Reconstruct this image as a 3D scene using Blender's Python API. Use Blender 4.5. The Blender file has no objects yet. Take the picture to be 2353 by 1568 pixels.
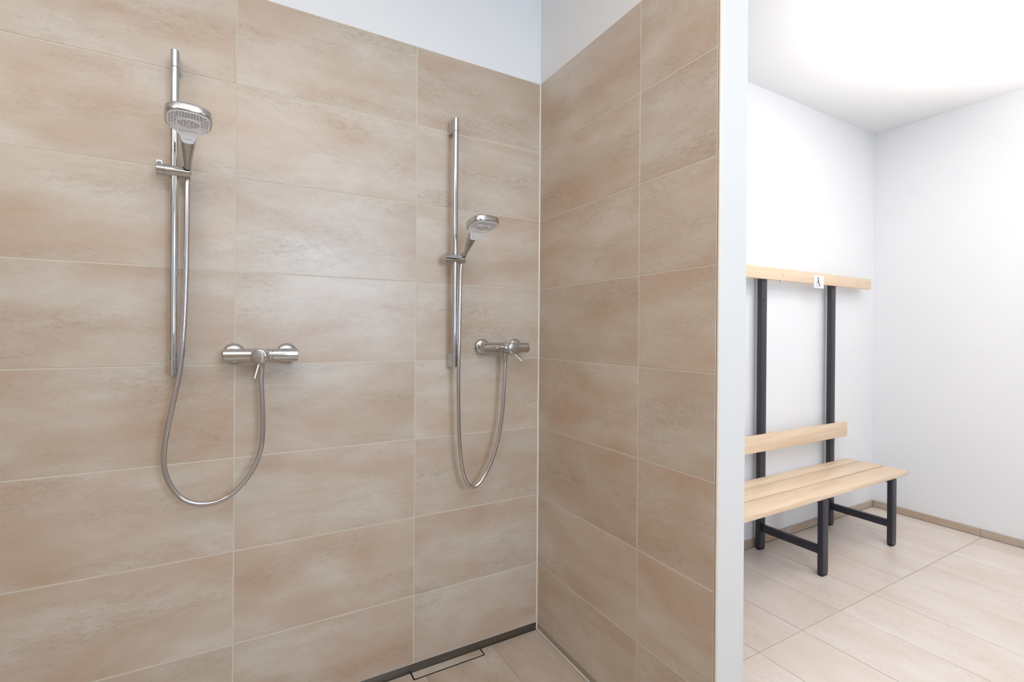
import bpy, bmesh, math, random
from mathutils import Vector, Matrix, Euler
random.seed(7)
R = math.radians
S = bpy.context.scene
COL = S.collection

# ------------------------------------------------------------------ camera
cam_d = bpy.data.cameras.new('camera')
cam = bpy.data.objects.new('camera', cam_d)
COL.objects.link(cam)
cam_d.sensor_width = 36.0
cam_d.lens = 1098.998 / 2353.0 * 36.0
cam_d.shift_y = -15.2 / 2353.0
cam_d.clip_start = 0.02
yaw, pitch, roll = R(29.2632), R(-0.1084), R(0.4202)
fw = Vector((math.sin(yaw) * math.cos(pitch), math.cos(yaw) * math.cos(pitch), math.sin(pitch)))
rt = Vector((math.cos(yaw), -math.sin(yaw), 0))
up = rt.cross(fw)
rt, up = math.cos(roll) * rt + math.sin(roll) * up, -math.sin(roll) * rt + math.cos(roll) * up
M = Matrix(((rt.x, up.x, -fw.x, -1.1292), (rt.y, up.y, -fw.y, -1.7747), (rt.z, up.z, -fw.z, 1.268), (0, 0, 0, 1)))
cam.matrix_world = M
S.camera = cam

# ------------------------------------------------------------------ world, lights, exposure
w = bpy.data.worlds.new('world'); S.world = w; w.use_nodes = True
w.node_tree.nodes['Background'].inputs[0].default_value = (0.75, 0.85, 1.0, 1)
w.node_tree.nodes['Background'].inputs[1].default_value = 1.0
S.view_settings.view_transform = 'Standard'
S.view_settings.look = 'None'
S.view_settings.gamma = 1.0
S.view_settings.use_curve_mapping = False
S.view_settings.exposure = 0.0

def area(name, loc, rot, sx, sy, power, color):
    l = bpy.data.lights.new(name, 'AREA'); l.shape = 'RECTANGLE'; l.size = sx; l.size_y = sy
    l.energy = power; l.color = color
    o = bpy.data.objects.new(name, l); o.location = loc; o.rotation_euler = rot; COL.objects.link(o)
    return o
# daylight through a window assumed in the wall behind the camera
area('assumed_window_daylight', (-0.32, -3.385, 1.78), (R(90), 0, 0), 0.88, 1.04, 40, (0.57, 0.77, 1.0))
# added fill spots aimed at the ceiling to brighten both rooms evenly
def fill_spot(loc, aim, power, col, cone):
    fl = bpy.data.lights.new('bounce_fill', 'SPOT'); fl.energy = power; fl.color = col
    fl.spot_size = R(cone); fl.spot_blend = 0.9; fl.shadow_soft_size = 0.06
    o = bpy.data.objects.new('bounce_fill', fl); o.location = loc; COL.objects.link(o)
    o.rotation_euler = (Vector(aim) - Vector(loc)).to_track_quat('-Z', 'Y').to_euler()
fill_spot((-1.00, -1.95, 1.62), (-1.00, -1.95, 2.77), 195, (1.0, 0.94, 0.875), 110)
fill_spot((1.80, -1.60, 1.40), (1.80, -1.60, 2.77), 218, (1.0, 0.955, 0.915), 108)
ASSUMED_SHOWER_LAMP = 5.5      # emission of the assumed and added lamps' opal glass, out of view
UNSEEN_DRESSING_LAMP = 22.0

# ------------------------------------------------------------------ materials
def new_mat(name):
    m = bpy.data.materials.new(name); m.use_nodes = True
    nt = m.node_tree
    return m, nt, nt.nodes, nt.links, nt.nodes['Principled BSDF']
def srgb(r, g, b):
    f = lambda c: (c / 255 / 12.92) if c / 255 <= 0.04045 else ((c / 255 + 0.055) / 1.055) ** 2.4
    return (f(r), f(g), f(b), 1)
def plain(name, col, rough=0.5, metal=0.0, bump=0.0, bscale=80, spec=0.5, var=0.0):
    m, nt, N, L, P = new_mat(name)
    P.inputs['Base Color'].default_value = col
    P.inputs['Roughness'].default_value = rough
    P.inputs['Metallic'].default_value = metal
    P.inputs['Specular IOR Level'].default_value = spec
    tc = N.new('ShaderNodeTexCoord')
    nz = N.new('ShaderNodeTexNoise'); nz.inputs['Scale'].default_value = bscale; nz.inputs['Detail'].default_value = 4
    L.new(tc.outputs['Object'], nz.inputs['Vector'])
    if bump:
        b = N.new('ShaderNodeBump'); b.inputs['Strength'].default_value = bump; b.inputs['Distance'].default_value = 0.002
        L.new(nz.outputs['Fac'], b.inputs['Height']); L.new(b.outputs[0], P.inputs['Normal'])
    if var:
        mx = N.new('ShaderNodeMix'); mx.data_type = 'RGBA'
        mx.inputs[6].default_value = tuple(c * (1 - var) for c in col[:3]) + (1,)
        mx.inputs[7].default_value = tuple(min(1, c * (1 + var)) for c in col[:3]) + (1,)
        L.new(nz.outputs['Fac'], mx.inputs[0]); L.new(mx.outputs[2], P.inputs['Base Color'])
    return m

def tile_material(name, light, tan, dark, rough=0.36):
    # glazed porcelain: a little glossier than plain dielectric
    m, nt, N, L, P = new_mat(name)
    tc = N.new('ShaderNodeTexCoord'); oi = N.new('ShaderNodeObjectInfo')
    mul = N.new('ShaderNodeVectorMath'); mul.operation = 'MULTIPLY'
    comb = N.new('ShaderNodeCombineXYZ')
    for i, k in enumerate((73.0, 131.0, 57.0)):
        mm = N.new('ShaderNodeMath'); mm.operation = 'MULTIPLY'; mm.inputs[1].default_value = k
        L.new(oi.outputs['Random'], mm.inputs[0]); L.new(mm.outputs[0], comb.inputs[i])
    add = N.new('ShaderNodeVectorMath'); add.operation = 'ADD'
    L.new(tc.outputs['Object'], add.inputs[0]); L.new(comb.outputs[0], add.inputs[1])
    def noise(sx, sy, detail, rough_, dist=0.0):
        mp = N.new('ShaderNodeVectorMath'); mp.operation = 'MULTIPLY'; mp.inputs[1].default_value = (sx, sy, 1.0)
        L.new(add.outputs[0], mp.inputs[0])
        n = N.new('ShaderNodeTexNoise'); n.inputs['Scale'].default_value = 1.0
        n.inputs['Detail'].default_value = detail; n.inputs['Roughness'].default_value = rough_
        n.inputs['Distortion'].default_value = dist
        L.new(mp.outputs[0], n.inputs['Vector']); return n.outputs['Fac']
    def rng(src, a, b, lo, hi):
        r = N.new('ShaderNodeMapRange'); r.inputs[1].default_value = a; r.inputs[2].default_value = b
        r.inputs[3].default_value = lo; r.inputs[4].default_value = hi
        L.new(src, r.inputs[0]); return r.outputs[0]
    def mix(fac, a, b, mode='MIX'):
        x = N.new('ShaderNodeMix'); x.data_type = 'RGBA'; x.blend_type = mode
        L.new(fac, x.inputs[0])
        for i, v in ((6, a), (7, b)):
            if isinstance(v, tuple): x.inputs[i].default_value = v
            else: L.new(v, x.inputs[i])
        return x.outputs[2]
    cloud = noise(2.6, 5.5, 5, 0.6, 0.3)
    streak = noise(4.0, 15.0, 8, 0.66, 0.4)
    mott = noise(34.0, 90.0, 6, 0.75)
    grain = noise(420.0, 520.0, 2, 0.7)
    blot = noise(2.3, 9.0, 3, 0.5, 0.2)
    speck = noise(70.0, 150.0, 4, 0.8)
    c = mix(rng(cloud, 0.35, 0.68, 0.0, 1.0), light, tan)
    c = mix(rng(streak, 0.45, 0.74, 0.0, 0.55), c, tan)
    bl = rng(blot, 0.46, 0.74, 0.0, 1.0); mo = rng(mott, 0.44, 0.66, 0.0, 1.0)
    mm = N.new('ShaderNodeMath'); mm.operation = 'MULTIPLY'; L.new(bl, mm.inputs[0]); L.new(mo, mm.inputs[1])
    sc = N.new('ShaderNodeMath'); sc.operation = 'MULTIPLY'; sc.inputs[1].default_value = 0.48; L.new(mm.outputs[0], sc.inputs[0])
    c = mix(sc.outputs[0], c, dark)
    sp = N.new('ShaderNodeMath'); sp.operation = 'MULTIPLY'
    L.new(rng(speck, 0.56, 0.72, 0.0, 0.62), sp.inputs[0]); L.new(rng(blot, 0.40, 0.64, 0.25, 1.0), sp.inputs[1])
    c = mix(sp.outputs[0], c, dark)
    # fine grain and a slight difference from tile to tile
    g = rng(grain, 0.25, 0.75, 0.90, 1.08)
    v = rng(oi.outputs['Random'], 0, 1, 0.96, 1.03)
    gv = N.new('ShaderNodeMath'); gv.operation = 'MULTIPLY'; L.new(g, gv.inputs[0]); L.new(v, gv.inputs[1])
    vm = N.new('ShaderNodeVectorMath'); vm.operation = 'SCALE'; L.new(c, vm.inputs[0]); L.new(gv.outputs[0], vm.inputs['Scale'])
    L.new(vm.outputs[0], P.inputs['Base Color'])
    P.inputs['Roughness'].default_value = rough
    P.inputs['Specular IOR Level'].default_value = 0.85
    b = N.new('ShaderNodeBump'); b.inputs['Strength'].default_value = 0.12; b.inputs['Distance'].default_value = 0.0012
    L.new(streak, b.inputs['Height']); L.new(b.outputs[0], P.inputs['Normal'])
    return m

def wood_material(name, light, dark):
    m, nt, N, L, P = new_mat(name)
    tc = N.new('ShaderNodeTexCoord'); oi = N.new('ShaderNodeObjectInfo')
    sc = N.new('ShaderNodeVectorMath'); sc.operation = 'MULTIPLY'; sc.inputs[1].default_value = (1.6, 30, 30)
    ad = N.new('ShaderNodeVectorMath'); ad.operation = 'ADD'
    ml = N.new('ShaderNodeMath'); ml.operation = 'MULTIPLY'; ml.inputs[1].default_value = 40
    L.new(oi.outputs['Random'], ml.inputs[0]); L.new(tc.outputs['Object'], sc.inputs[0])
    L.new(sc.outputs[0], ad.inputs[0]); L.new(ml.outputs[0], ad.inputs[1])
    n = N.new('ShaderNodeTexNoise'); n.inputs['Scale'].default_value = 1.0; n.inputs['Detail'].default_value = 7
    n.inputs['Roughness'].default_value = 0.65; n.inputs['Distortion'].default_value = 0.8
    L.new(ad.outputs[0], n.inputs['Vector'])
    rp = N.new('ShaderNodeMapRange'); rp.inputs[1].default_value = 0.36; rp.inputs[2].default_value = 0.70
    L.new(n.outputs['Fac'], rp.inputs[0])
    x = N.new('ShaderNodeMix'); x.data_type = 'RGBA'; x.inputs[6].default_value = light; x.inputs[7].default_value = dark
    L.new(rp.outputs[0], x.inputs[0]); L.new(x.outputs[2], P.inputs['Base Color'])
    P.inputs['Roughness'].default_value = 0.38
    b = N.new('ShaderNodeBump'); b.inputs['Strength'].default_value = 0.08; b.inputs['Distance'].default_value = 0.001
    L.new(n.outputs['Fac'], b.inputs['Height']); L.new(b.outputs[0], P.inputs['Normal'])
    return m

def glow(name, col, strength):
    m, nt, N, L, P = new_mat(name)
    P.inputs['Base Color'].default_value = (0.9, 0.9, 0.9, 1)
    P.inputs['Emission Color'].default_value = col
    P.inputs['Emission Strength'].default_value = strength
    return m

M_tile = tile_material('beige_stone_tile', srgb(203, 192, 177), srgb(184, 159, 135), srgb(132, 109, 88))
M_floor_tile = tile_material('brightened_floor_tile', srgb(230, 220, 211), srgb(221, 204, 191), srgb(190, 168, 150), 0.34)  # the beige tile again, colours lifted to carry the dressing room's bright light
M_grout = plain('pale_grout', srgb(206, 196, 181), 0.9, bump=0.3, bscale=300)
M_floor_grout = plain('grey_beige_grout', srgb(160, 147, 134), 0.9, bump=0.3, bscale=300)
M_silicone = plain('grey_white_silicone', srgb(226, 219, 208), 0.45)
M_plaster = plain('white_plaster', srgb(241, 241, 242), 0.85, bump=0.06, bscale=140, var=0.008)
M_plaster_dim = plain('dimmed_white_plaster', srgb(231, 231, 231), 0.85, bump=0.06, bscale=140, var=0.008)  # same white plaster, darkened to carry the dimmer shower light
M_partition = plain('partition_plaster_dimmed', srgb(216, 212, 207), 0.8, bump=0.06, bscale=140)  # wall plaster greyed and warmed to offset strong bluish light on its end
M_ceiling = plain('white_ceiling_paint', srgb(246, 246, 246), 0.9, bump=0.05, bscale=140)
M_trim = plain('ivory_edge_trim', srgb(222, 208, 192), 0.55, var=0.05, bscale=60)
M_dark_gap = plain('dark_gap', srgb(70, 58, 50), 0.8)
M_chrome = plain('polished_chrome', (0.56, 0.565, 0.575, 1), 0.045, 1.0)
M_hose = plain('silver_hose_sheath', (0.56, 0.555, 0.57, 1), 0.15, 1.0)
M_face = plain('pale_grey_plastic', srgb(250, 250, 252), 0.3)
M_nozzle = plain('grey_rubber_nozzles', srgb(158, 158, 166), 0.5)
M_print = plain('grey_print', srgb(120, 118, 124), 0.5)
M_steel = plain('dark_stainless_steel', (0.20, 0.19, 0.18, 1), 0.35, 1.0)
M_slot = plain('dark_drain_slot', srgb(38, 28, 24), 0.7)
M_wood = wood_material('varnished_beech', srgb(240, 217, 188), srgb(229, 197, 162))
M_frame = plain('anthracite_powder_coat', srgb(45, 45, 54), 0.40, bump=0.08, bscale=500)
M_foot = plain('black_plastic', srgb(20, 20, 21), 0.5)
M_screw = plain('bright_screw', (0.72, 0.72, 0.74, 1), 0.25, 1.0)
M_sign = plain('white_card', srgb(246, 246, 248), 0.4)
M_ink = plain('black_print', srgb(38, 34, 46), 0.6)
M_ink2 = plain('grey_print_pale', srgb(172, 168, 180), 0.6)
M_dummy_door = plain('dark_brown_dummy', srgb(64, 52, 44), 0.5, var=0.1, bscale=12)
M_glow_s = glow('assumed_shower_lamp_glow', (1.0, 0.89, 0.78, 1), ASSUMED_SHOWER_LAMP)
M_glow_d = glow('unseen_dressing_lamp_glow', (1.0, 0.965, 0.93, 1), UNSEEN_DRESSING_LAMP)

# ------------------------------------------------------------------ helpers
def link(name, me, mat=None, parent=None, loc=None, rot=None):
    o = bpy.data.objects.new(name, me); COL.objects.link(o)
    if mat and me and not me.materials: me.materials.append(mat)
    if parent: o.parent = parent
    if loc: o.location = loc
    if rot: o.rotation_euler = rot
    return o
def tag(o, label=None, cat=None, group=None, kind=None):
    if label: o['label'] = label
    if cat: o['category'] = cat
    if group: o['group'] = group
    if kind: o['kind'] = kind
    return o
def empty(name, loc, rot=(0, 0, 0)):
    o = bpy.data.objects.new(name, None); o.empty_display_size = 0.05
    o.location = loc; o.rotation_euler = rot; COL.objects.link(o); return o
def to_mesh(bm, name, smooth=False, angle=35):
    me = bpy.data.meshes.new(name)
    bmesh.ops.recalc_face_normals(bm, faces=bm.faces)
    bm.to_mesh(me); bm.free()
    if smooth:
        me.shade_smooth()
        try: me.set_sharp_from_angle(angle=R(angle))
        except Exception: pass
    return me
def add_box(bm, lo, hi, bev=0.0):
    b = bmesh.new()
    r = bmesh.ops.create_cube(b, size=1.0)
    for v in b.verts:
        v.co = Vector([lo[i] + (v.co[i] + 0.5) * (hi[i] - lo[i]) for i in range(3)])
    if bev: bmesh.ops.bevel(b, geom=b.edges[:], offset=bev, segments=2, affect='EDGES', profile=0.5)
    merge(bm, b)
def merge(bm, b, mtx=None):
    t = bpy.data.meshes.new('tmp'); b.to_mesh(t); b.free()
    if mtx: t.transform(mtx)
    bm.from_mesh(t); bpy.data.meshes.remove(t)
def box(name, lo, hi, mat, parent=None, bev=0.0):
    bm = bmesh.new(); add_box(bm, lo, hi, bev)
    return link(name, to_mesh(bm, name, bool(bev)), mat, parent)
def add_lathe(bm, prof, mtx=None, seg=40):
    """prof = [(radius, height)] about local Z"""
    b = bmesh.new(); rings = []
    for r, z in prof:
        if r < 1e-6: rings.append([b.verts.new((0, 0, z))])
        else: rings.append([b.verts.new((r * math.cos(2 * math.pi * i / seg), r * math.sin(2 * math.pi * i / seg), z)) for i in range(seg)])
    for a, c in zip(rings, rings[1:]):
        for i in range(seg):
            j = (i + 1) % seg
            if len(a) == 1 and len(c) == 1: continue
            if len(a) == 1: b.faces.new((a[0], c[i], c[j]))
            elif len(c) == 1: b.faces.new((a[i], a[j], c[0]))
            else: b.faces.new((a[i], a[j], c[j], c[i]))
    for e in (rings[0], rings[-1]):
        if len(e) > 1: b.faces.new(e)
    merge(bm, b, mtx)
def axis_mtx(p, d):
    d = Vector(d).normalized()
    return Matrix.Translation(Vector(p)) @ d.to_track_quat('Z', 'Y').to_matrix().to_4x4()
def add_rod(bm, a, b_, r, seg=24, bev=0.0008):
    a = Vector(a); b_ = Vector(b_); L_ = (b_ - a).length
    add_lathe(bm, [(0, 0), (r - bev, 0), (r, bev), (r, L_ - bev), (r - bev, L_), (0, L_)], axis_mtx(a, b_ - a), seg)
def catmull(P, n=6):
    P = [Vector(p) for p in P]; out = []
    for i in range(len(P) - 1):
        p0 = P[max(i - 1, 0)]; p1 = P[i]; p2 = P[i + 1]; p3 = P[min(i + 2, len(P) - 1)]
        for k in range(n):
            t = k / n
            out.append(0.5 * ((2 * p1) + (p2 - p0) * t + (2 * p0 - 5 * p1 + 4 * p2 - p3) * t * t + (3 * p1 - p0 - 3 * p2 + p3) * t ** 3))
    out.append(P[-1]); return out
def smooth_path(P, it=3):
    for _ in range(it):
        P = [P[0]] + [(P[i - 1] + 2 * P[i] + P[i + 1]) / 4 for i in range(1, len(P) - 1)] + [P[-1]]
    return P
def add_tube(bm, P, r, seg=14):
    T = [(P[min(i + 1, len(P) - 1)] - P[max(i - 1, 0)]).normalized() for i in range(len(P))]
    n = T[0].orthogonal().normalized(); rings = []
    for i, p in enumerate(P):
        if i:
            q = T[i - 1].rotation_difference(T[i]); n = q @ n
        bt = T[i].cross(n)
        rings.append([bm.verts.new(p + r * (math.cos(2 * math.pi * k / seg) * n + math.sin(2 * math.pi * k / seg) * bt)) for k in range(seg)])
    for a, c in zip(rings, rings[1:]):
        for i in range(seg):
            j = (i + 1) % seg; bm.faces.new((a[i], a[j], c[j], c[i]))
    bm.faces.new(rings[0]); bm.faces.new(rings[-1])
def add_prism(bm, pts, n0, n1, f):
    """outline pts (2-D) extruded from n0 to n1 through f(a, b, n)"""
    A = [bm.verts.new(f(a, b, n0)) for a, b in pts]; B = [bm.verts.new(f(a, b, n1)) for a, b in pts]
    bm.faces.new(A); bm.faces.new(B)
    for i in range(len(pts)):
        j = (i + 1) % len(pts); bm.faces.new((A[i], A[j], B[j], B[i]))

# ------------------------------------------------------------------ room shell
CEIL = 2.77
XL, XR, YB = -2.351, 2.966, -3.40
SF = -0.029                                   # shower floor lies a little lower
def structure(name, parts_, mat):
    bm = bmesh.new()
    for lo, hi in parts_: add_box(bm, lo, hi)
    return tag(link(name, to_mesh(bm, name), mat), kind='structure')
T = 0.008                                     # tile thickness
wall_back = structure('wall_back', [((XL - 0.15, T, -0.15), (0.05, 0.17, CEIL))], M_plaster_dim)
wall_back2 = structure('wall_back', [((0.05, 0.021, -0.15), (XR + 0.15, 0.17, CEIL))], M_plaster)
wall_left = structure('wall_left', [((XL - 0.15, YB - 0.15, -0.15), (XL - T, T, CEIL))], M_plaster)
wall_right = structure('wall_right', [((XR, YB - 0.15, -0.15), (XR + 0.15, 0.021, CEIL))], M_plaster)
partition = structure('wall_partition', [((T, -0.911, -0.15), (0.118, 0.021, CEIL))], M_partition)
# upper plaster finishes almost flush with the tiles
TT = 2.3616
box('plaster_band', (XL, 0.0025, TT), (T, T + 0.001, CEIL), M_plaster_dim, wall_back)
box('plaster_band', (0.0025, -0.911, TT), (T + 0.001, 0.0025, CEIL), M_plaster_dim, partition)
# wall behind the camera with the assumed window and a door added, unseen, for dark reflections in the chrome
wx0, wx1, wz0, wz1 = -0.87, 0.23, 1.20, 2.36
wall_front = structure('wall_front', [((XL, YB - 0.15, -0.15), (wx0, YB, CEIL)), ((wx0, YB - 0.15, -0.15), (wx1, YB, wz0)),
    ((wx0, YB - 0.15, wz1), (wx1, YB, CEIL)), ((wx1, YB - 0.15, -0.15), (XR, YB, CEIL))], M_plaster)
win = structure('assumed_window_1', [((wx0, YB - 0.06, wz0), (wx0 + 0.05, YB + 0.01, wz1)), ((wx1 - 0.05, YB - 0.06, wz0), (wx1, YB + 0.01, wz1)),
    ((wx0, YB - 0.06, wz0), (wx1, YB + 0.01, wz0 + 0.04)), ((wx0, YB - 0.06, wz1 - 0.04), (wx1, YB + 0.01, wz1))], M_plaster)
dummy_door = structure('dummy_door_1', [((0.55, YB, 0.0), (1.45, YB + 0.045, 2.05))], M_dummy_door)
ceiling = structure('ceiling', [((XL - 0.15, YB - 0.15, CEIL), (XR + 0.15, 0.17, CEIL + 0.12))], M_ceiling)
floor = structure('floor', [((0.0, YB, -0.16), (XR, 0.021, -0.0012))], M_floor_grout)
shower_floor = structure('floor', [((XL, YB, -0.20), (0.0, T, SF - 0.0105))], M_floor_grout)

# ------------------------------------------------------------------ tiles
GAP = 0.0034
_tile_cache = {}
def tile_mesh(w_, h_, t=T, mat=None):
    mat = mat or M_tile
    k = (round(w_, 4), round(h_, 4), t, mat.name)
    if k not in _tile_cache:
        c = 0.0009; a, b = w_ / 2, h_ / 2
        V = [(sx * a, sy * b, -t) for sx, sy in ((-1, -1), (1, -1), (1, 1), (-1, 1))]
        V += [(sx * a, sy * b, -c) for sx, sy in ((-1, -1), (1, -1), (1, 1), (-1, 1))]
        V += [(sx * (a - c), sy * (b - c), 0) for sx, sy in ((-1, -1), (1, -1), (1, 1), (-1, 1))]
        F = [(8, 9, 10, 11), (3, 2, 1, 0)]
        for o in (0, 4):
            for i in range(4):
                j = (i + 1) % 4; F.append((o + i, o + j, o + 4 + j, o + 4 + i))
        me = bpy.data.meshes.new('tile'); me.from_pydata(V, [], F); me.materials.append(mat)
        _tile_cache[k] = me
    return _tile_cache[k]
def place_tile(u0, u1, v0, v1, orient, parent, base=0.0, name='tile', t=T, mat=None):
    gp = 0.0030 if orient == 'floor' else GAP
    w_, h_ = u1 - u0 - gp, v1 - v0 - gp
    cu, cv = (u0 + u1) / 2, (v0 + v1) / 2
    j = random.uniform(-0.0003, 0.0003)
    tilt = random.uniform(-0.0009, 0.0009); tilt2 = random.uniform(-0.0009, 0.0009)
    if orient == 'back': loc, rot = (cu, base + j, cv), (R(90) + tilt, tilt2 * 0, tilt2)
    elif orient == 'partition': loc, rot = (base + j, cu, cv), (R(90) + tilt, 0, R(-90) + tilt2)
    elif orient == 'left': loc, rot = (base + j, cu, cv), (R(90) + tilt, 0, R(90) + tilt2)
    elif orient == 'right': loc, rot = (base, cu, cv), (R(90), 0, R(-90))
    else: loc, rot = (cv, cu, base + j), (tilt, tilt2, R(90))      # floor: long side along y
    return link(name, tile_mesh(w_, h_, t, mat), None, parent, loc, rot)
rows = [TT - 0.3 * k for k in range(8)] + [0.0015]
colsA = [(-2.351, -1.753), (-1.753, -1.155), (-1.155, -0.557), (-0.557, -0.003)]
for a, b in colsA:
    for z1, z0 in zip(rows, rows[1:]): place_tile(a, b, z0, z1, 'back', wall_back)
rowsB = rows[:-1] + [SF]
for a, b in [(-0.6095, -0.003), (-0.9045, -0.6095)]:
    for z1, z0 in zip(rowsB, rowsB[1:]): place_tile(a, b, z0, z1, 'partition', partition)
for a, b in [(-0.6, -0.003), (-1.2, -0.6), (-1.8, -1.2)]:
    for z1, z0 in zip(rowsB, rowsB[1:]): place_tile(a, b, z0, z1, 'left', wall_left, XL)
box('grout', (XL, 0.0006, 0.0), (0.0, T + 0.002, TT), M_grout, wall_back)
box('grout', (0.0006, -0.904, SF), (T + 0.002, 0.0, TT), M_grout, partition)
box('grout', (XL - T - 0.002, -1.8, SF), (XL - 0.0012, 0.0, TT), M_grout, wall_left)
box('tiling', (XL, YB - 0.02, SF), (wx0 - 0.06, YB + T, TT), M_tile, wall_front)
box('tiling', (wx0 - 0.06, YB - 0.02, SF), (0.35, YB + T, wz0 - 0.05), M_tile, wall_front)
# silicone bead in the corner, tile edge trim at the free end of the partition
bm = bmesh.new(); add_lathe(bm, [(0.0045, 0), (0.0045, TT - SF)], Matrix.Translation((-0.0012, -0.0012, SF)), 12)
tag(link('trim_1', to_mesh(bm, 'trim', True), M_silicone), kind='structure')
bm = bmesh.new(); add_box(bm, (0.0, -0.9112, SF), (T + 0.0008, -0.9062, TT), 0.0006)
tag(link('trim_2', to_mesh(bm, 'trim', True), M_trim), kind='structure')
bm = bmesh.new(); add_box(bm, (0.0022, -0.9062, SF), (T, -0.9035, TT))
tag(link('trim_3', to_mesh(bm, 'trim'), M_dark_gap), kind='structure')
bm = bmesh.new(); add_lathe(bm, [(0.003, 0), (0.003, 0.9)], Matrix.Translation((-0.001, -0.904, SF + 0.001)) @ Matrix.Rotation(R(-90), 4, 'X'), 10)
tag(link('trim_4', to_mesh(bm, 'trim', True), M_silicone), kind='structure')

# dressing-room floor
xs = [0.003, 0.067, 0.369, 0.671, 0.973, 1.275, 1.577, 1.879, 2.181, 2.483, 2.785, 2.957]
ys = [0.011, -0.596, -1.196, -1.796, -2.396, -2.996, -3.395]
for a, b in zip(xs, xs[1:]):
    for y1, y0 in zip(ys, ys[1:]):
        if b < 0.12 and y1 > -0.9: continue
        lo = max(a, 0.121) if y1 > -0.9 else a
        place_tile(y0, y1, lo, b, 'floor', floor, mat=M_floor_tile)
# shower floor; two tiles are notched round the tiled drain insert
sx = [-0.003, -0.221, -0.522, -0.823, -1.124, -1.425, -1.726, -2.027, -2.345]
sy = [-0.004, -0.6, -1.2, -1.8, -2.4, -3.0, -3.395]
DX0, DX1, DY = -0.5705, -0.2725, -0.0475
def notched_tile(x0, x1, y0, y1, nx0, nx1, ny):
    g = GAP / 2; x0 += g; x1 -= g; y0 += g; y1 -= g
    if nx1 >= x1: pts = [(x0, y0), (x1, y0), (x1, ny), (nx0, ny), (nx0, y1), (x0, y1)]
    else: pts = [(x0, y0), (x1, y0), (x1, y1), (nx1, y1), (nx1, ny), (x0, ny)]
    cx, cy = (x0 + x1) / 2, (y0 + y1) / 2
    # local x runs along world y so that the grain follows the other floor tiles
    bm = bmesh.new(); add_prism(bm, pts, -T, 0, lambda a, b, n: (b - cy, -(a - cx), n))
    return link('tile', to_mesh(bm, 'tile'), M_tile, shower_floor, (cx, cy, SF), (0, 0, R(90)))
for b, a in zip(sx, sx[1:]):
    for y1, y0 in zip(sy, sy[1:]):
        if y1 > -0.1 and abs(a + 0.522) < 1e-6: notched_tile(a, b, y0, y1, DX0, DX1 - 0.0, DY) if False else notched_tile(a, b, y0, y1, a - 1, DX1, DY)
        elif y1 > -0.1 and abs(a + 0.823) < 1e-6: notched_tile(a, b, y0, y1, DX0, b + 1, DY)
        else: place_tile(y0, y1, a, b, 'floor', shower_floor, SF)

bm = bmesh.new()
for lo, hi in (((XL, YB, SF - 0.011), (-0.003, DY, SF - 0.0012)), ((XL, DY, SF - 0.011), (DX0, -0.0035, SF - 0.0012)), ((DX1, DY, SF - 0.011), (-0.003, -0.0035, SF - 0.0012))): add_box(bm, lo, hi)
link('grout', to_mesh(bm, 'grout'), M_floor_grout, shower_floor)
# baseboards
bb = tag(box('baseboard_back', (0.118, 0.012, 0.0), (XR, 0.0205, 0.044), M_floor_grout), kind='structure')
xsb = [0.118, 0.656, 1.256, 1.856, 2.203, 2.790, 2.956]
for a, b in zip(xsb, xsb[1:]): place_tile(a, b, 0.0005, 0.0500, 'back', bb, 0.011, 'baseboard_tile', 0.009)
bb2 = tag(box('baseboard_right', (2.958, YB, 0.0), (2.9655, 0.011, 0.044), M_floor_grout), kind='structure')
ysb = [0.011, -0.585, -1.185, -1.785, -2.385, -2.985, -3.395]
for y1, y0 in zip(ysb, ysb[1:]): place_tile(y0, y1, 0.0005, 0.0500, 'right', bb2, 2.956, 'baseboard_tile', 0.009)

# ------------------------------------------------------------------ floor drain
drain = tag(empty('floor_drain', (-0.42, -0.02, SF)), 'long shower drain with dark steel wall strip and tiled insert by the corner', 'drain')
def dl(lo, hi): return tuple(a - b for a, b in zip(lo, (-0.42, -0.02, SF))), tuple(a - b for a, b in zip(hi, (-0.42, -0.02, SF)))
def drain_part(name, boxes, mat, bev=0.0):
    bm = bmesh.new()
    for lo, hi in boxes: add_box(bm, *dl(lo, hi), bev)
    return link(name, to_mesh(bm, name, bool(bev)), mat, drain)
drain_part('wall_strip', [((-2.0, -0.0032, SF - 0.008), (-0.0055, 0.0012, 0.0008))], M_steel, 0.0005)
drain_part('channel', [((DX0 - 0.004, DY - 0.004, SF - 0.0104), (DX1 + 0.004, -0.0035, SF - 0.0088))], M_slot)
cx0, cx1, cy0 = DX0 + 0.0060, DX1 - 0.0060, DY + 0.0068
drain_part('cover_frame', [((cx0 - 0.0012, cy0 - 0.0012, SF - T), (cx1 + 0.0012, cy0, SF - 0.0006)), ((cx0 - 0.0012, cy0, SF - T), (cx0, -0.0040, SF - 0.0006)),
    ((cx1, cy0, SF - T), (cx1 + 0.0012, -0.0040, SF - 0.0006))], M_slot)
cv = bmesh.new(); a, b = dl((DX0 + 0.0060, DY + 0.0068, SF - T), (DX1 - 0.0060, -0.0040, SF))
add_box(cv, a, b, 0.0007)
link('tiled_cover', to_mesh(cv, 'tiled_cover'), M_tile, drain)['label'] = 'beige tile set into the drain cover'

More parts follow.
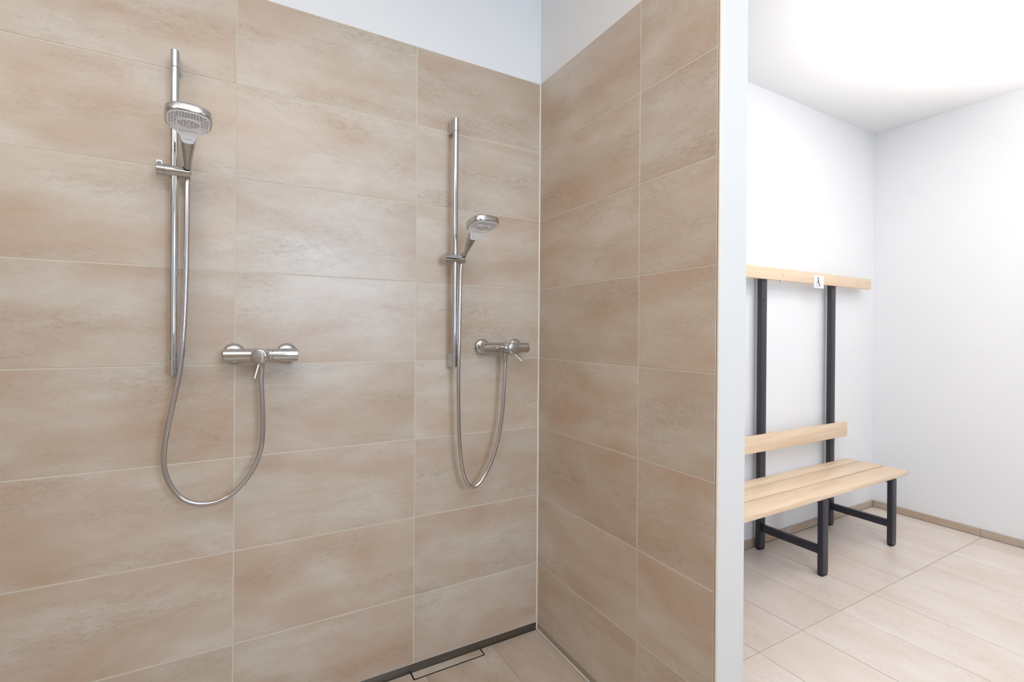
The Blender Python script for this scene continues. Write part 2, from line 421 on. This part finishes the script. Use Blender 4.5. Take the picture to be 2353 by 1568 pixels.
# ------------------------------------------------------------------ shower rail (bar, wall brackets, slider)
def make_rail(loc, slider_z, x0, x1):
    root = empty('shower_rail', loc)          # origin on the wall at the bottom of the bar
    yb, r, H = -0.055, 0.0105, 0.959
    bm = bmesh.new(); add_rod(bm, (0, yb, 0.0506), (0, yb, H - 0.0506), r, 32, 0.0004)
    link('bar', to_mesh(bm, 'bar', True), M_chrome, root)
    for z0, z1 in ((0.0, 0.050), (H - 0.050, H)):
        bm = bmesh.new(); add_rod(bm, (0, yb, z0), (0, yb, z1), r + 0.0003, 32, 0.0008)
        add_box(bm, (-0.0104, yb, z0 + 0.0004), (0.0104, 0.0, z1 - 0.0004), 0.0008)
        link('wall_bracket', to_mesh(bm, 'wall_bracket', True), M_chrome, root)
    sl = link('slider', None, None, root) if False else None
    bm = bmesh.new()
    z = slider_z
    add_lathe(bm, [(0, 0), (0.0166, 0), (0.0178, 0.0012), (0.0178, 0.0198), (0.0172, 0.0204), (0.0172, 0.0212), (0.0178, 0.0218),
                   (0.0176, 0.040), (0.0160, x1 - x0 - 0.0015), (0.0145, x1 - x0), (0, x1 - x0)], axis_mtx((x0, yb, z), (1, 0, 0.0001)), 40)
    sl = link('slider', to_mesh(bm, 'slider', True, 40), M_chrome, root)
    return root, sl
rail1, sl1 = make_rail((-1.311, 0.0, 1.136), 1.7385 - 1.136, -1.354 + 1.311, -1.2705 + 1.311)
tag(rail1, 'chrome shower rail at the far left, its slider set high', 'shower rail', 'chrome shower rails')
bm = bmesh.new(); z0 = 1.7385 - 1.136 + 0.0165
add_box(bm, (-0.0425, -0.0625, z0), (-0.0270, -0.0475, z0 + 0.0100), 0.0010)
link('release_tab', to_mesh(bm, 'release_tab', True), M_chrome, sl1)
# the holder's through-hole for the hand shower's foot and the hose below it
def cut_holder(o, foot):
    bm = bmesh.new()
    ax = Vector((0.7256 * math.sin(R(6)), -0.7256 * math.cos(R(6)), 0.688)).normalized(); f = Vector(foot)
    add_lathe(bm, [(0, -0.060), (0.0119, -0.060), (0.0119, 0.060), (0, 0.060)], axis_mtx(f, ax), 40)
    c1 = link('cutter', to_mesh(bm, 'cutter'))
    bm = bmesh.new(); add_lathe(bm, [(0, -0.060), (0.0104, -0.060), (0.0104, -0.012), (0, -0.012)], Matrix.Translation(f + Vector((-0.0012, 0.0170, 0))), 32)
    c2 = link('cutter', to_mesh(bm, 'cutter'))
    for c in (c1, c2):
        md = o.modifiers.new('cut', 'BOOLEAN'); md.object = c; md.operation = 'DIFFERENCE'; md.solver = 'EXACT'
    dg = bpy.context.evaluated_depsgraph_get()
    me = bpy.data.meshes.new_from_object(o.evaluated_get(dg))
    o.modifiers.clear(); o.data = me; me.name = 'slider'
    me.shade_smooth(); me.set_sharp_from_angle(angle=R(40))
    for c in (c1, c2):
        m_ = c.data; bpy.data.objects.remove(c); bpy.data.meshes.remove(m_)
cr = rail1.location.copy(); rail1.location = (0, 0, 0)      # cut in the rail's own space
bpy.context.view_layer.update()
cut_holder(sl1, (-1.2790 + 1.311, -0.0600, 1.7470 - 1.136))
rail1.location = cr
# second rail: copies of the first rail's meshes, its slider lower down
rail2 = rail1.copy(); COL.objects.link(rail2); rail2.location = (-0.4205, 0.0, 1.137)
for ch in rail1.children:
    c = ch.copy(); COL.objects.link(c); c.parent = rail2
    if c.name.startswith('slider'): c.location.z += (1.5555 - 1.137) - (1.7385 - 1.136)
tag(rail2, 'chrome shower rail nearer the corner, its slider set below the middle', 'shower rail', 'chrome shower rails')

# ------------------------------------------------------------------ hand shower
HB = (0.0, 0.0, 0.0)
gy, gz = -0.982, 0.189                                   # along the face, away from the wall
ny, nz = -0.189, -0.982                                  # out of the spray face
FC = Vector((0.0, -0.143, 0.092))                        # centre of the face from the handle's foot
def hs(x, q, n): return Vector((x, FC.y + q * gy + n * ny, FC.z + q * gz + n * nz))
def bend(q):
    t = (-0.042 - q) / 0.010
    return 0.638 * 0.010 * (math.log1p(math.exp(t)) if t < 30 else t)
def sq_outline(a, n=64, p=2.9):
    out = []
    for i in range(n):
        th = 2 * math.pi * i / n; c, s = math.cos(th), math.sin(th)
        out.append((math.copysign(abs(c) ** (2 / p), c) * a, math.copysign(abs(s) ** (2 / p), s) * a))
    return out
def make_hand_shower():
    root = empty('hand_shower', (0, 0, 0))
    # head shell
    bm = bmesh.new(); prev = None; n = 64
    for a, off in ((0.0490, 0.0), (0.0528, 0.0002), (0.0542, -0.0010), (0.0548, -0.003), (0.0550, -0.010), (0.0550, -0.0180), (0.0546, -0.0206), (0.0530, -0.0224), (0.048, -0.0236), (0.02, -0.0246)):
        ring = [bm.verts.new(hs(x, q, off)) for x, q in sq_outline(a, n)]
        if prev:
            for i in range(n):
                j = (i + 1) % n; bm.faces.new((prev[i], prev[j], ring[j], ring[i]))
        else: bm.faces.new(ring)
        prev = ring
    bm.faces.new(prev)
    link('head', to_mesh(bm, 'head', True, 50), M_chrome, root)
    # handle, swept from the head down into the holder
    bm = bmesh.new(); prev = None; n = 28
    qs = [-0.020, -0.030, -0.040, -0.046, -0.052, -0.058, -0.064, -0.070, -0.078, -0.088, -0.100, -0.112, -0.125, -0.138, -0.150, -0.160, -0.168, -0.173]
    for q in qs:
        t = min(1, max(0, (-q - 0.045) / 0.092))
        hw = 0.0235 * (1 - t) + 0.0108 * t
        if q > -0.062: hw += 0.013 * ((q + 0.062) / 0.042) ** 2
        ht = 0.0098 * (1 - t) + 0.0088 * t
        d = 1e-3; sl = (bend(q - d) - bend(q + d)) / (2 * d)
        L_ = math.hypot(1, sl)
        cen = bend(q) - 0.0108
        ring = []
        for i in range(n):
            th = 2 * math.pi * i / n; c, s_ = math.cos(th), math.sin(th)
            pw = 2 / (3.2 - 1.2 * t)
            ex = math.copysign(abs(c) ** pw, c) * hw; ey = math.copysign(abs(s_) ** pw, s_) * ht
            # cross-section plane is normal to the handle's axis
            ring.append(bm.verts.new(hs(ex, q + ey * sl / L_, cen + ey / L_)))
        if prev:
            for i in range(n):
                j = (i + 1) % n; bm.faces.new((prev[i], prev[j], ring[j], ring[i]))
        else: bm.faces.new(ring)
        prev = ring
    bm.faces.new(prev)
    link('handle', to_mesh(bm, 'handle', True, 40), M_chrome, root)
    # face plate with its tongue
    a = 0.0494; pts = []
    outl = sq_outline(a, 96)
    body = [p for p in outl if not (p[1] < 0 and abs(p[0]) < 0.0305)]
    # start at right of the tongue and run round the face
    body.sort(key=lambda p: math.atan2(p[1], p[0]) if math.atan2(p[1], p[0]) > -math.pi / 2 else math.atan2(p[1], p[0]) + 2 * math.pi)
    pts = body + [(-0.026, -0.0502), (-0.0215, -0.0540), (-0.0185, -0.0585), (-0.0168, -0.0640), (-0.0152, -0.0695), (-0.0128, -0.0735), (-0.009, -0.0752),
                  (0.0, -0.0756), (0.009, -0.0752), (0.0128, -0.0735), (0.0152, -0.0695), (0.0168, -0.0640), (0.0185, -0.0585), (0.0215, -0.0540), (0.026, -0.0502)]
    bm = bmesh.new()
    top = [bm.verts.new(hs(x, q, 0.0014 + bend(q))) for x, q in pts]
    ed = [bm.verts.new(hs(x * 1.012, q * 1.01, 0.0004 + bend(q))) for x, q in pts]
    lowr = [bm.verts.new(hs(x, q, -0.0025 + bend(q))) for x, q in pts]
    for A, B in ((top, ed), (ed, lowr)):
        for i in range(len(pts)):
            j = (i + 1) % len(pts); bm.faces.new((A[i], A[j], B[j], B[i]))
    # fill: strips between mirrored outline points keep the bent tongue clean
    f = bm.faces.new(top); g = bm.faces.new(lowr)
    bmesh.ops.triangulate(bm, faces=[f, g])
    plate = link('face_plate', to_mesh(bm, 'face_plate'), M_face, root)
    plate['label'] = 'pale grey spray face'
    # raised inner disc and the rubber nozzles
    bm = bmesh.new(); nn = 40
    A = [bm.verts.new(hs(0.027 * math.cos(2 * math.pi * i / nn), 0.020 * math.sin(2 * math.pi * i / nn) - 0.004, 0.0012)) for i in range(nn)]
    B = [bm.verts.new(hs(0.0262 * math.cos(2 * math.pi * i / nn), 0.0193 * math.sin(2 * math.pi * i / nn) - 0.004, 0.0028)) for i in range(nn)]
    for i in range(nn): bm.faces.new((A[i], A[(i + 1) % nn], B[(i + 1) % nn], B[i]))
    bm.faces.new(B)
    link('inner_disc', to_mesh(bm, 'inner_disc', True, 30), M_face, plate)
    bm = bmesh.new()
    def noz(x, q, h, r=0.0022):
        h += bend(q); p = hs(x, q, h); d = hs(x, q, h + 0.002) - p
        add_lathe(bm, [(r, 0), (r * 0.8, 0.0016), (0, 0.0017)], axis_mtx(p, d), 8)
    for k in range(7):
        for s_ in (-1, 1):
            for jx in range(3):
                q = -0.030 + k * 0.0105; x = 0.0305 + jx * 0.0062
                if math.hypot(x / 0.0475, q / 0.0475) < 1.12: noz(s_ * x, q, 0.0012)
    for k in range(9):
        x = -0.026 + k * 0.0065
        for q in (0.025, 0.0335, 0.042):
            if abs(x) < 0.027: noz(x, q, 0.0012)
        noz(x, -0.031 if abs(x) > 0.004 else -0.033, 0.0012)
        if abs(x) < 0.020: noz(x, -0.039, 0.0012)
    for x in (-0.036, -0.0295, 0.0295, 0.036): noz(x, -0.0335, 0.0012)
    for rr, cnt in ((0.35, 7), (0.65, 12), (0.9, 18)):
        for i in range(cnt):
            th = 2 * math.pi * (i + 0.3 * rr) / cnt
            noz(0.0255 * rr * math.cos(th), 0.0185 * rr * math.sin(th) - 0.004, 0.0027, 0.0016)
    nz_o = link('nozzles', to_mesh(bm, 'nozzles', True), M_nozzle, plate); nz_o['kind'] = 'stuff'
    # maker's mark printed on the tongue
    cu = bpy.data.curves.new('mark', 'FONT'); cu.body = 'hansgrohe'; cu.size = 0.0046; cu.align_x = 'CENTER'; cu.align_y = 'CENTER'; cu.extrude = 0.0001
    tmp = bpy.data.objects.new('mark', cu); COL.objects.link(tmp)
    dg = bpy.context.evaluated_depsgraph_get()
    me = bpy.data.meshes.new_from_object(tmp.evaluated_get(dg)); bpy.data.objects.remove(tmp)
    q0 = -0.0640; d = 1e-3; sl = (bend(q0 + d) - bend(q0 - d)) / (2 * d)
    p0 = hs(0, q0, bend(q0) + 0.0016)
    ex = Vector((1, 0, 0)); ey = (hs(0, q0 + d, bend(q0 + d)) - hs(0, q0 - d, bend(q0 - d))).normalized(); ez = ex.cross(ey)
    me.transform(Matrix(((ex.x, ey.x, ez.x, p0.x), (ex.y, ey.y, ez.y, p0.y), (ex.z, ey.z, ez.z, p0.z), (0, 0, 0, 1))))
    me.materials.clear(); link('printed_mark', me, M_print, plate)
    return root
def copy_tree(o, parent=None):
    c = o.copy(); COL.objects.link(c)
    if parent: c.parent = parent
    for ch in list(o.children): copy_tree(ch, c)
    return c
hand1 = make_hand_shower()
hand1.location = (-1.2790, -0.0600, 1.7470); hand1.rotation_euler = (0, 0, R(6))
tag(hand1, 'chrome hand shower with a pale square face, held high on the left rail', 'hand shower', 'hand showers on the rails')
hand2 = copy_tree(hand1)
hand2.location = (-0.3885, -0.0600, 1.5640); hand2.rotation_euler = (0, 0, R(6))
tag(hand2, 'chrome hand shower with a pale square face, held low on the rail near the corner', 'hand shower', 'hand showers on the rails')

# ------------------------------------------------------------------ shower mixer
def make_mixer(loc, lever_end, tilt):
    root = empty('shower_mixer', loc)          # origin on the wall midway between the rosettes
    yb = -0.060
    for s in (-1, 1):
        bm = bmesh.new()
        add_lathe(bm, [(0, 0), (0.0335, 0), (0.0340, 0.001), (0.0325, 0.0055), (0.0270, 0.0110), (0.0190, 0.0140), (0.0170, 0.0145), (0.0170, 0.046), (0, 0.046)],
                  axis_mtx((s * 0.0768, 0, 0), (0, -1, 0)), 44)
        link('rosette', to_mesh(bm, 'rosette', True, 40), M_chrome, root)
    bm = bmesh.new(); L = 0.1055; r = 0.0212
    add_lathe(bm, [(0, -L), (r - 0.0016, -L), (r, -L + 0.0016), (r, -0.0330), (r - 0.0012, -0.0322), (r - 0.0012, -0.0290), (r, -0.0282), (r, 0.0282), (r - 0.0012, 0.0290),
                   (r - 0.0012, 0.0322), (r, 0.0330), (r, L - 0.0016), (r - 0.0016, L), (0, L)], axis_mtx((0, yb, -0.003), (1, 0, 0.0001)), 48)
    link('body', to_mesh(bm, 'body', True, 40), M_chrome, root)
    bm = bmesh.new(); add_lathe(bm, [(0, 0), (0.0228, 0), (0.0228, 0.0455), (0.0218, 0.0465), (0, 0.0465)], axis_mtx((0, yb, -0.004), (0, -1, 0)), 44)
    link('cartridge_housing', to_mesh(bm, 'cartridge_housing', True, 40), M_chrome, root)
    bm = bmesh.new(); add_rod(bm, (0.0, yb, -0.018), (0.0, yb, -0.034), 0.0105, 24, 0.001)
    link('outlet', to_mesh(bm, 'outlet', True), M_chrome, root)
    bm = bmesh.new()
    add_lathe(bm, [(0, 0.0), (0.0228, 0.0), (0.0242, 0.0012), (0.0242, 0.0230), (0.0230, 0.0256), (0.0190, 0.0272), (0.010, 0.0281), (0, 0.0283)], axis_mtx((0, 0, 0), (0, -1, 0)), 44)
    knob = link('handle', to_mesh(bm, 'handle', True, 50), M_chrome, root, (0, yb - 0.0490, -0.004), tilt)
    bm = bmesh.new(); add_rod(bm, (0, -0.018, -0.017), lever_end, 0.0036, 16, 0.0006)
    link('lever', to_mesh(bm, 'lever', True), M_chrome, knob)
    return root, knob
mix1, knob1 = make_mixer((-1.0805, 0, 1.196), (-0.004, -0.040, -0.066), (0, 0, R(-24)))
tag(mix1, 'chrome single lever shower mixer beside the left rail, lever pointing down and left', 'shower mixer', 'wall mounted shower mixers')
mix2 = mix1.copy(); COL.objects.link(mix2); mix2.location = (-0.1995, 0, 1.2125)
for ch in list(mix1.children):
    c = ch.copy(); COL.objects.link(c); c.parent = mix2
    if ch is knob1:
        c.rotation_euler = (R(0), 0, 0)
        for g in ch.children:
            d = g.copy(); COL.objects.link(d); d.parent = c; 
            q = Vector((-0.004, -0.022, -0.049)).rotation_difference(Vector((0.021, -0.036, -0.034)))
            p0 = Vector((0, -0.018, -0.017)); d.rotation_euler = q.to_euler(); d.location = p0 - q @ p0
tag(mix2, 'chrome single lever shower mixer close to the corner, lever pointing out into the room', 'shower mixer', 'wall mounted shower mixers')

# ------------------------------------------------------------------ hoses
H1 = [(-1.2790, -0.0440, 1.7335), (-1.2800, -0.0420, 1.7230), (-1.2805, -0.0440, 1.7068), (-1.2799, -0.0484, 1.6474), (-1.2795, -0.0538, 1.5553), (-1.2799, -0.062, 1.4246), (-1.2813, -0.0669, 1.3468), (-1.2853, -0.0675, 1.2438), (-1.2902, -0.0671, 1.1706), (-1.2979, -0.0668, 1.1157), (-1.3066, -0.0666, 1.0713), (-1.3174, -0.0663, 1.0146), (-1.3261, -0.066, 0.9645), (-1.331, -0.0658, 0.9205), (-1.3329, -0.0656, 0.8814), (-1.3271, -0.0654, 0.8438), (-1.3138, -0.0653, 0.8113), (-1.2975, -0.0651, 0.7806), (-1.274, -0.065, 0.7567), (-1.2336, -0.0648, 0.7433), (-1.2024, -0.0646, 0.7439), (-1.174, -0.0644, 0.7525), (-1.1416, -0.0642, 0.7756), (-1.1157, -0.064, 0.8098), (-1.0966, -0.0637, 0.8414), (-1.0858, -0.0634, 0.8716), (-1.0775, -0.063, 0.9051), (-1.0745, -0.0627, 0.9393), (-1.0749, -0.0621, 1.0016), (-1.0776, -0.0617, 1.0502), (-1.0800, -0.0613, 1.0904), (-1.0805, -0.0603, 1.1195), (-1.0805, -0.060, 1.1400)]
H2 = [(-0.3885, -0.0440, 1.5505), (-0.3890, -0.0425, 1.5400), (-0.3902, -0.0440, 1.5196), (-0.3942, -0.0482, 1.4816), (-0.3987, -0.0552, 1.3961), (-0.4029, -0.0623, 1.3114), (-0.407, -0.0677, 1.2459), (-0.4084, -0.0690, 1.1353), (-0.4076, -0.0671, 1.048), (-0.4048, -0.0664, 0.9168), (-0.4007, -0.066, 0.8272), (-0.3904, -0.0656, 0.7383), (-0.3733, -0.0653, 0.6834), (-0.349, -0.0651, 0.6569), (-0.3207, -0.065, 0.6619), (-0.2866, -0.0647, 0.7017), (-0.2519, -0.0644, 0.7651), (-0.2267, -0.064, 0.8447), (-0.2129, -0.0632, 0.9227), (-0.2065, -0.0622, 1.0142), (-0.2025, -0.0612, 1.0848), (-0.1998, -0.0603, 1.1291), (-0.1995, -0.060, 1.1550)]
def make_hose(P, label, top):
    # origin where the hose leaves the hand shower
    o0 = Vector(P[0]); root = empty('shower_hose', o0)
    path = smooth_path([p - o0 for p in catmull(P, 6)], 40)
    bm = bmesh.new(); add_tube(bm, path, 0.0072, 18)
    link('sheath', to_mesh(bm, 'sheath', True, 60), M_hose, root)
    e = path[-1]; bm = bmesh.new()
    add_lathe(bm, [(0, 0), (0.0078, 0), (0.0082, 0.001), (0.0088, 0.014), (0.0098, 0.018), (0.0098, top), (0, top)], Matrix.Translation(e + Vector((0, 0, -0.004))), 24)
    link('collar', to_mesh(bm, 'collar', True, 40), M_chrome, root)
    d = (path[3] - path[0]).normalized(); bm = bmesh.new()
    add_lathe(bm, [(0, -0.004), (0.0085, -0.004), (0.0085, 0.010), (0.0078, 0.012), (0, 0.012)], axis_mtx(path[0], d), 24)
    link('collar', to_mesh(bm, 'collar', True, 40), M_chrome, root)
    return tag(root, label, 'shower hose', 'silver shower hoses')
make_hose(H1, 'silver shower hose hanging in a wide loop between the left rail and its mixer', 0.0255)
make_hose(H2, 'silver shower hose hanging in a narrow deep loop by the corner', 0.0265)

# ------------------------------------------------------------------ changing bench with coat rail
bench = tag(empty('changing_bench', (1.55, -0.2, 0.0)), 'beech and black steel changing bench with backrest and high coat rail against the white wall', 'bench')
BO = Vector((1.55, -0.2, 0.0))
def bpart(name, boxes, mat, bev=0.0, parent=None):
    bm = bmesh.new()
    for lo, hi in boxes: add_box(bm, Vector(lo) - BO, Vector(hi) - BO, bev)
    return link(name, to_mesh(bm, name, bool(bev)), mat, parent or bench)
x_end = 2.488
for y0, y1 in ((-0.117, -0.038), (-0.250, -0.129), (-0.386, -0.262)):
    bpart('seat_plank', [((0.30, y0, 0.404), (x_end, y1, 0.431))], M_wood, 0.003)
bpart('backrest', [((0.30, -0.060, 0.589), (2.4435, -0.0385, 0.687))], M_wood, 0.002)
rail = bpart('coat_rail', [((0.30, -0.060, 1.5985), (2.7475, -0.0385, 1.6705))], M_wood, 0.002)
for xf in (0.775, 1.525, 2.277):
    upr = bpart('upright', [((xf, -0.0385, 0.012), (xf + 0.052, -0.0095, 1.655))], M_frame, 0.0025)
    bpart('foot', [((xf + 0.003, -0.0365, 0.0005), (xf + 0.049, -0.0115, 0.014))], M_foot, 0.002, upr)
    leg = bpart('leg', [((xf, -0.390, 0.012), (xf + 0.052, -0.361, 0.4035))], M_frame, 0.0025)
    bpart('foot', [((xf + 0.003, -0.388, 0.0005), (xf + 0.049, -0.363, 0.014))], M_foot, 0.002, leg)
    bpart('stretcher', [((xf + 0.012, -0.362, 0.109), (xf + 0.040, -0.038, 0.150))], M_frame, 0.0025)
    bpart('seat_support', [((xf + 0.012, -0.362, 0.380), (xf + 0.040, -0.038, 0.4035))], M_frame, 0.0025)
    for z in (1.475, 0.565, 0.495):
        b_ = bmesh.new(); add_lathe(b_, [(0, 0), (0.0050, 0), (0.0050, 0.0015), (0, 0.0022)], axis_mtx(Vector((xf + 0.026, -0.0384, z)) - BO, (0, -1, 0)), 12)
        link('bolt', to_mesh(b_, 'bolt', True), M_foot, upr)
for x in (0.84, 1.700, 2.5635):
    b_ = bmesh.new(); add_lathe(b_, [(0, 0), (0.0085, 0), (0.0080, 0.003), (0.004, 0.005), (0, 0.0055)], axis_mtx(Vector((x, -0.060, 1.634)) - BO, (0, -1, 0)), 18)
    link('screw', to_mesh(b_, 'screw', True), M_screw, rail)
    b_ = bmesh.new(); add_rod(b_, Vector((x, -0.049, 1.599)) - BO, Vector((x, -0.049, 1.5915)) - BO, 0.009, 14, 0.001)
    if x < 2: link('bolt', to_mesh(b_, 'bolt', True), M_screw, rail)
    else: b_.free()

# wheelchair sign clipped to the coat rail
sg = empty('accessible_sign', (2.080, -0.0615, 1.613))
tag(sg, 'small white wheelchair symbol sign hanging on the beech coat rail', 'sign')
bm = bmesh.new(); add_box(bm, (-0.054, -0.002, -0.041), (0.054, 0.0012, 0.041), 0.0008)
link('plate', to_mesh(bm, 'plate', True), M_sign, sg)
def flat(pts, bm): add_prism(bm, pts, -0.0021, -0.0028, lambda a, b, n: (a, n, b))
def stroke(p, q, wd, bm):
    dx, dz = q[0] - p[0], q[1] - p[1]; l = math.hypot(dx, dz); nx_, nz_ = -dz / l * wd / 2, dx / l * wd / 2
    flat([(p[0] + nx_, p[1] + nz_), (q[0] + nx_, q[1] + nz_), (q[0] - nx_, q[1] - nz_), (p[0] - nx_, p[1] - nz_)], bm)
def disc(c, r, bm, n=20): flat([(c[0] + r * math.cos(2 * math.pi * i / n), c[1] + r * math.sin(2 * math.pi * i / n)) for i in range(n)], bm)
ox = -0.012
bm = bmesh.new()
disc((ox + 0.001, 0.022), 0.0062, bm)
stroke((ox + 0.000, 0.014), (ox + 0.002, -0.010), 0.0075, bm)
stroke((ox + 0.001, 0.006), (ox + 0.014, 0.006), 0.0045, bm)
stroke((ox + 0.001, -0.008), (ox + 0.015, -0.008), 0.0060, bm)
stroke((ox + 0.013, -0.008), (ox + 0.019, -0.028), 0.0060, bm)
stroke((ox + 0.018, -0.027), (ox + 0.024, -0.025), 0.0050, bm)
link('symbol_figure', to_mesh(bm, 'symbol_figure'), M_ink, sg)
bm = bmesh.new(); n = 22; a0, a1 = R(110), R(350); ro, ri, c = 0.0175, 0.0135, (ox - 0.002, -0.013)
arc = [(c[0] + ro * math.cos(a0 + (a1 - a0) * i / n), c[1] + ro * math.sin(a0 + (a1 - a0) * i / n)) for i in range(n + 1)]
arc += [(c[0] + ri * math.cos(a1 - (a1 - a0) * i / n), c[1] + ri * math.sin(a1 - (a1 - a0) * i / n)) for i in range(n + 1)]
flat(arc, bm)
link('symbol_wheel', to_mesh(bm, 'symbol_wheel'), M_ink2, sg)['label'] = 'pale grey wheel of the symbol'

# ------------------------------------------------------------------ ceiling lamps (one assumed just above the frame, one added as fill), assumed wall lamp
def lamp(x, y, r, mat, label):
    root = tag(empty('unseen_ceiling_lamp', (x, y, CEIL)), label, 'lamp', 'unseen round ceiling lamps')
    bm = bmesh.new(); add_lathe(bm, [(0, 0), (r + 0.008, 0), (r + 0.008, -0.012), (r, -0.013), (0, -0.013)], None, 40)
    link('mount', to_mesh(bm, 'mount', True), M_ceiling, root)
    bm = bmesh.new(); add_lathe(bm, [(r, -0.013), (r, -0.045), (r * 0.96, -0.064), (r * 0.80, -0.080), (r * 0.5, -0.088), (0, -0.091)], None, 40)
    link('opal_dome', to_mesh(bm, 'opal_dome', True, 60), mat, root)
lamp(1.36, -0.95, 0.15, M_glow_d, 'assumed round opal ceiling lamp over the changing bench, out of view')  # assumed from the ceiling glow; the lamp itself is out of view
wl = tag(empty('assumed_wall_lamp', (XL, -1.45, 2.40)), 'assumed long opal wall lamp high on the left wall, out of view', 'lamp')  # assumed lamp, added out of view to light the shower from the left
bm = bmesh.new(); add_box(bm, (0.0, -0.42, -0.27), (0.03, 0.42, 0.27), 0.004)
link('mount', to_mesh(bm, 'mount', True), M_ceiling, wl)
bm = bmesh.new(); add_box(bm, (0.028, -0.40, -0.25), (0.060, 0.40, 0.25), 0.012)
link('opal_cover', to_mesh(bm, 'opal_cover', True), M_glow_s, wl)
lamp(2.15, -2.25, 0.12, M_glow_d, 'added round opal fill lamp on the dressing room ceiling, out of view')  # second lamp added out of view to even out the dressing room
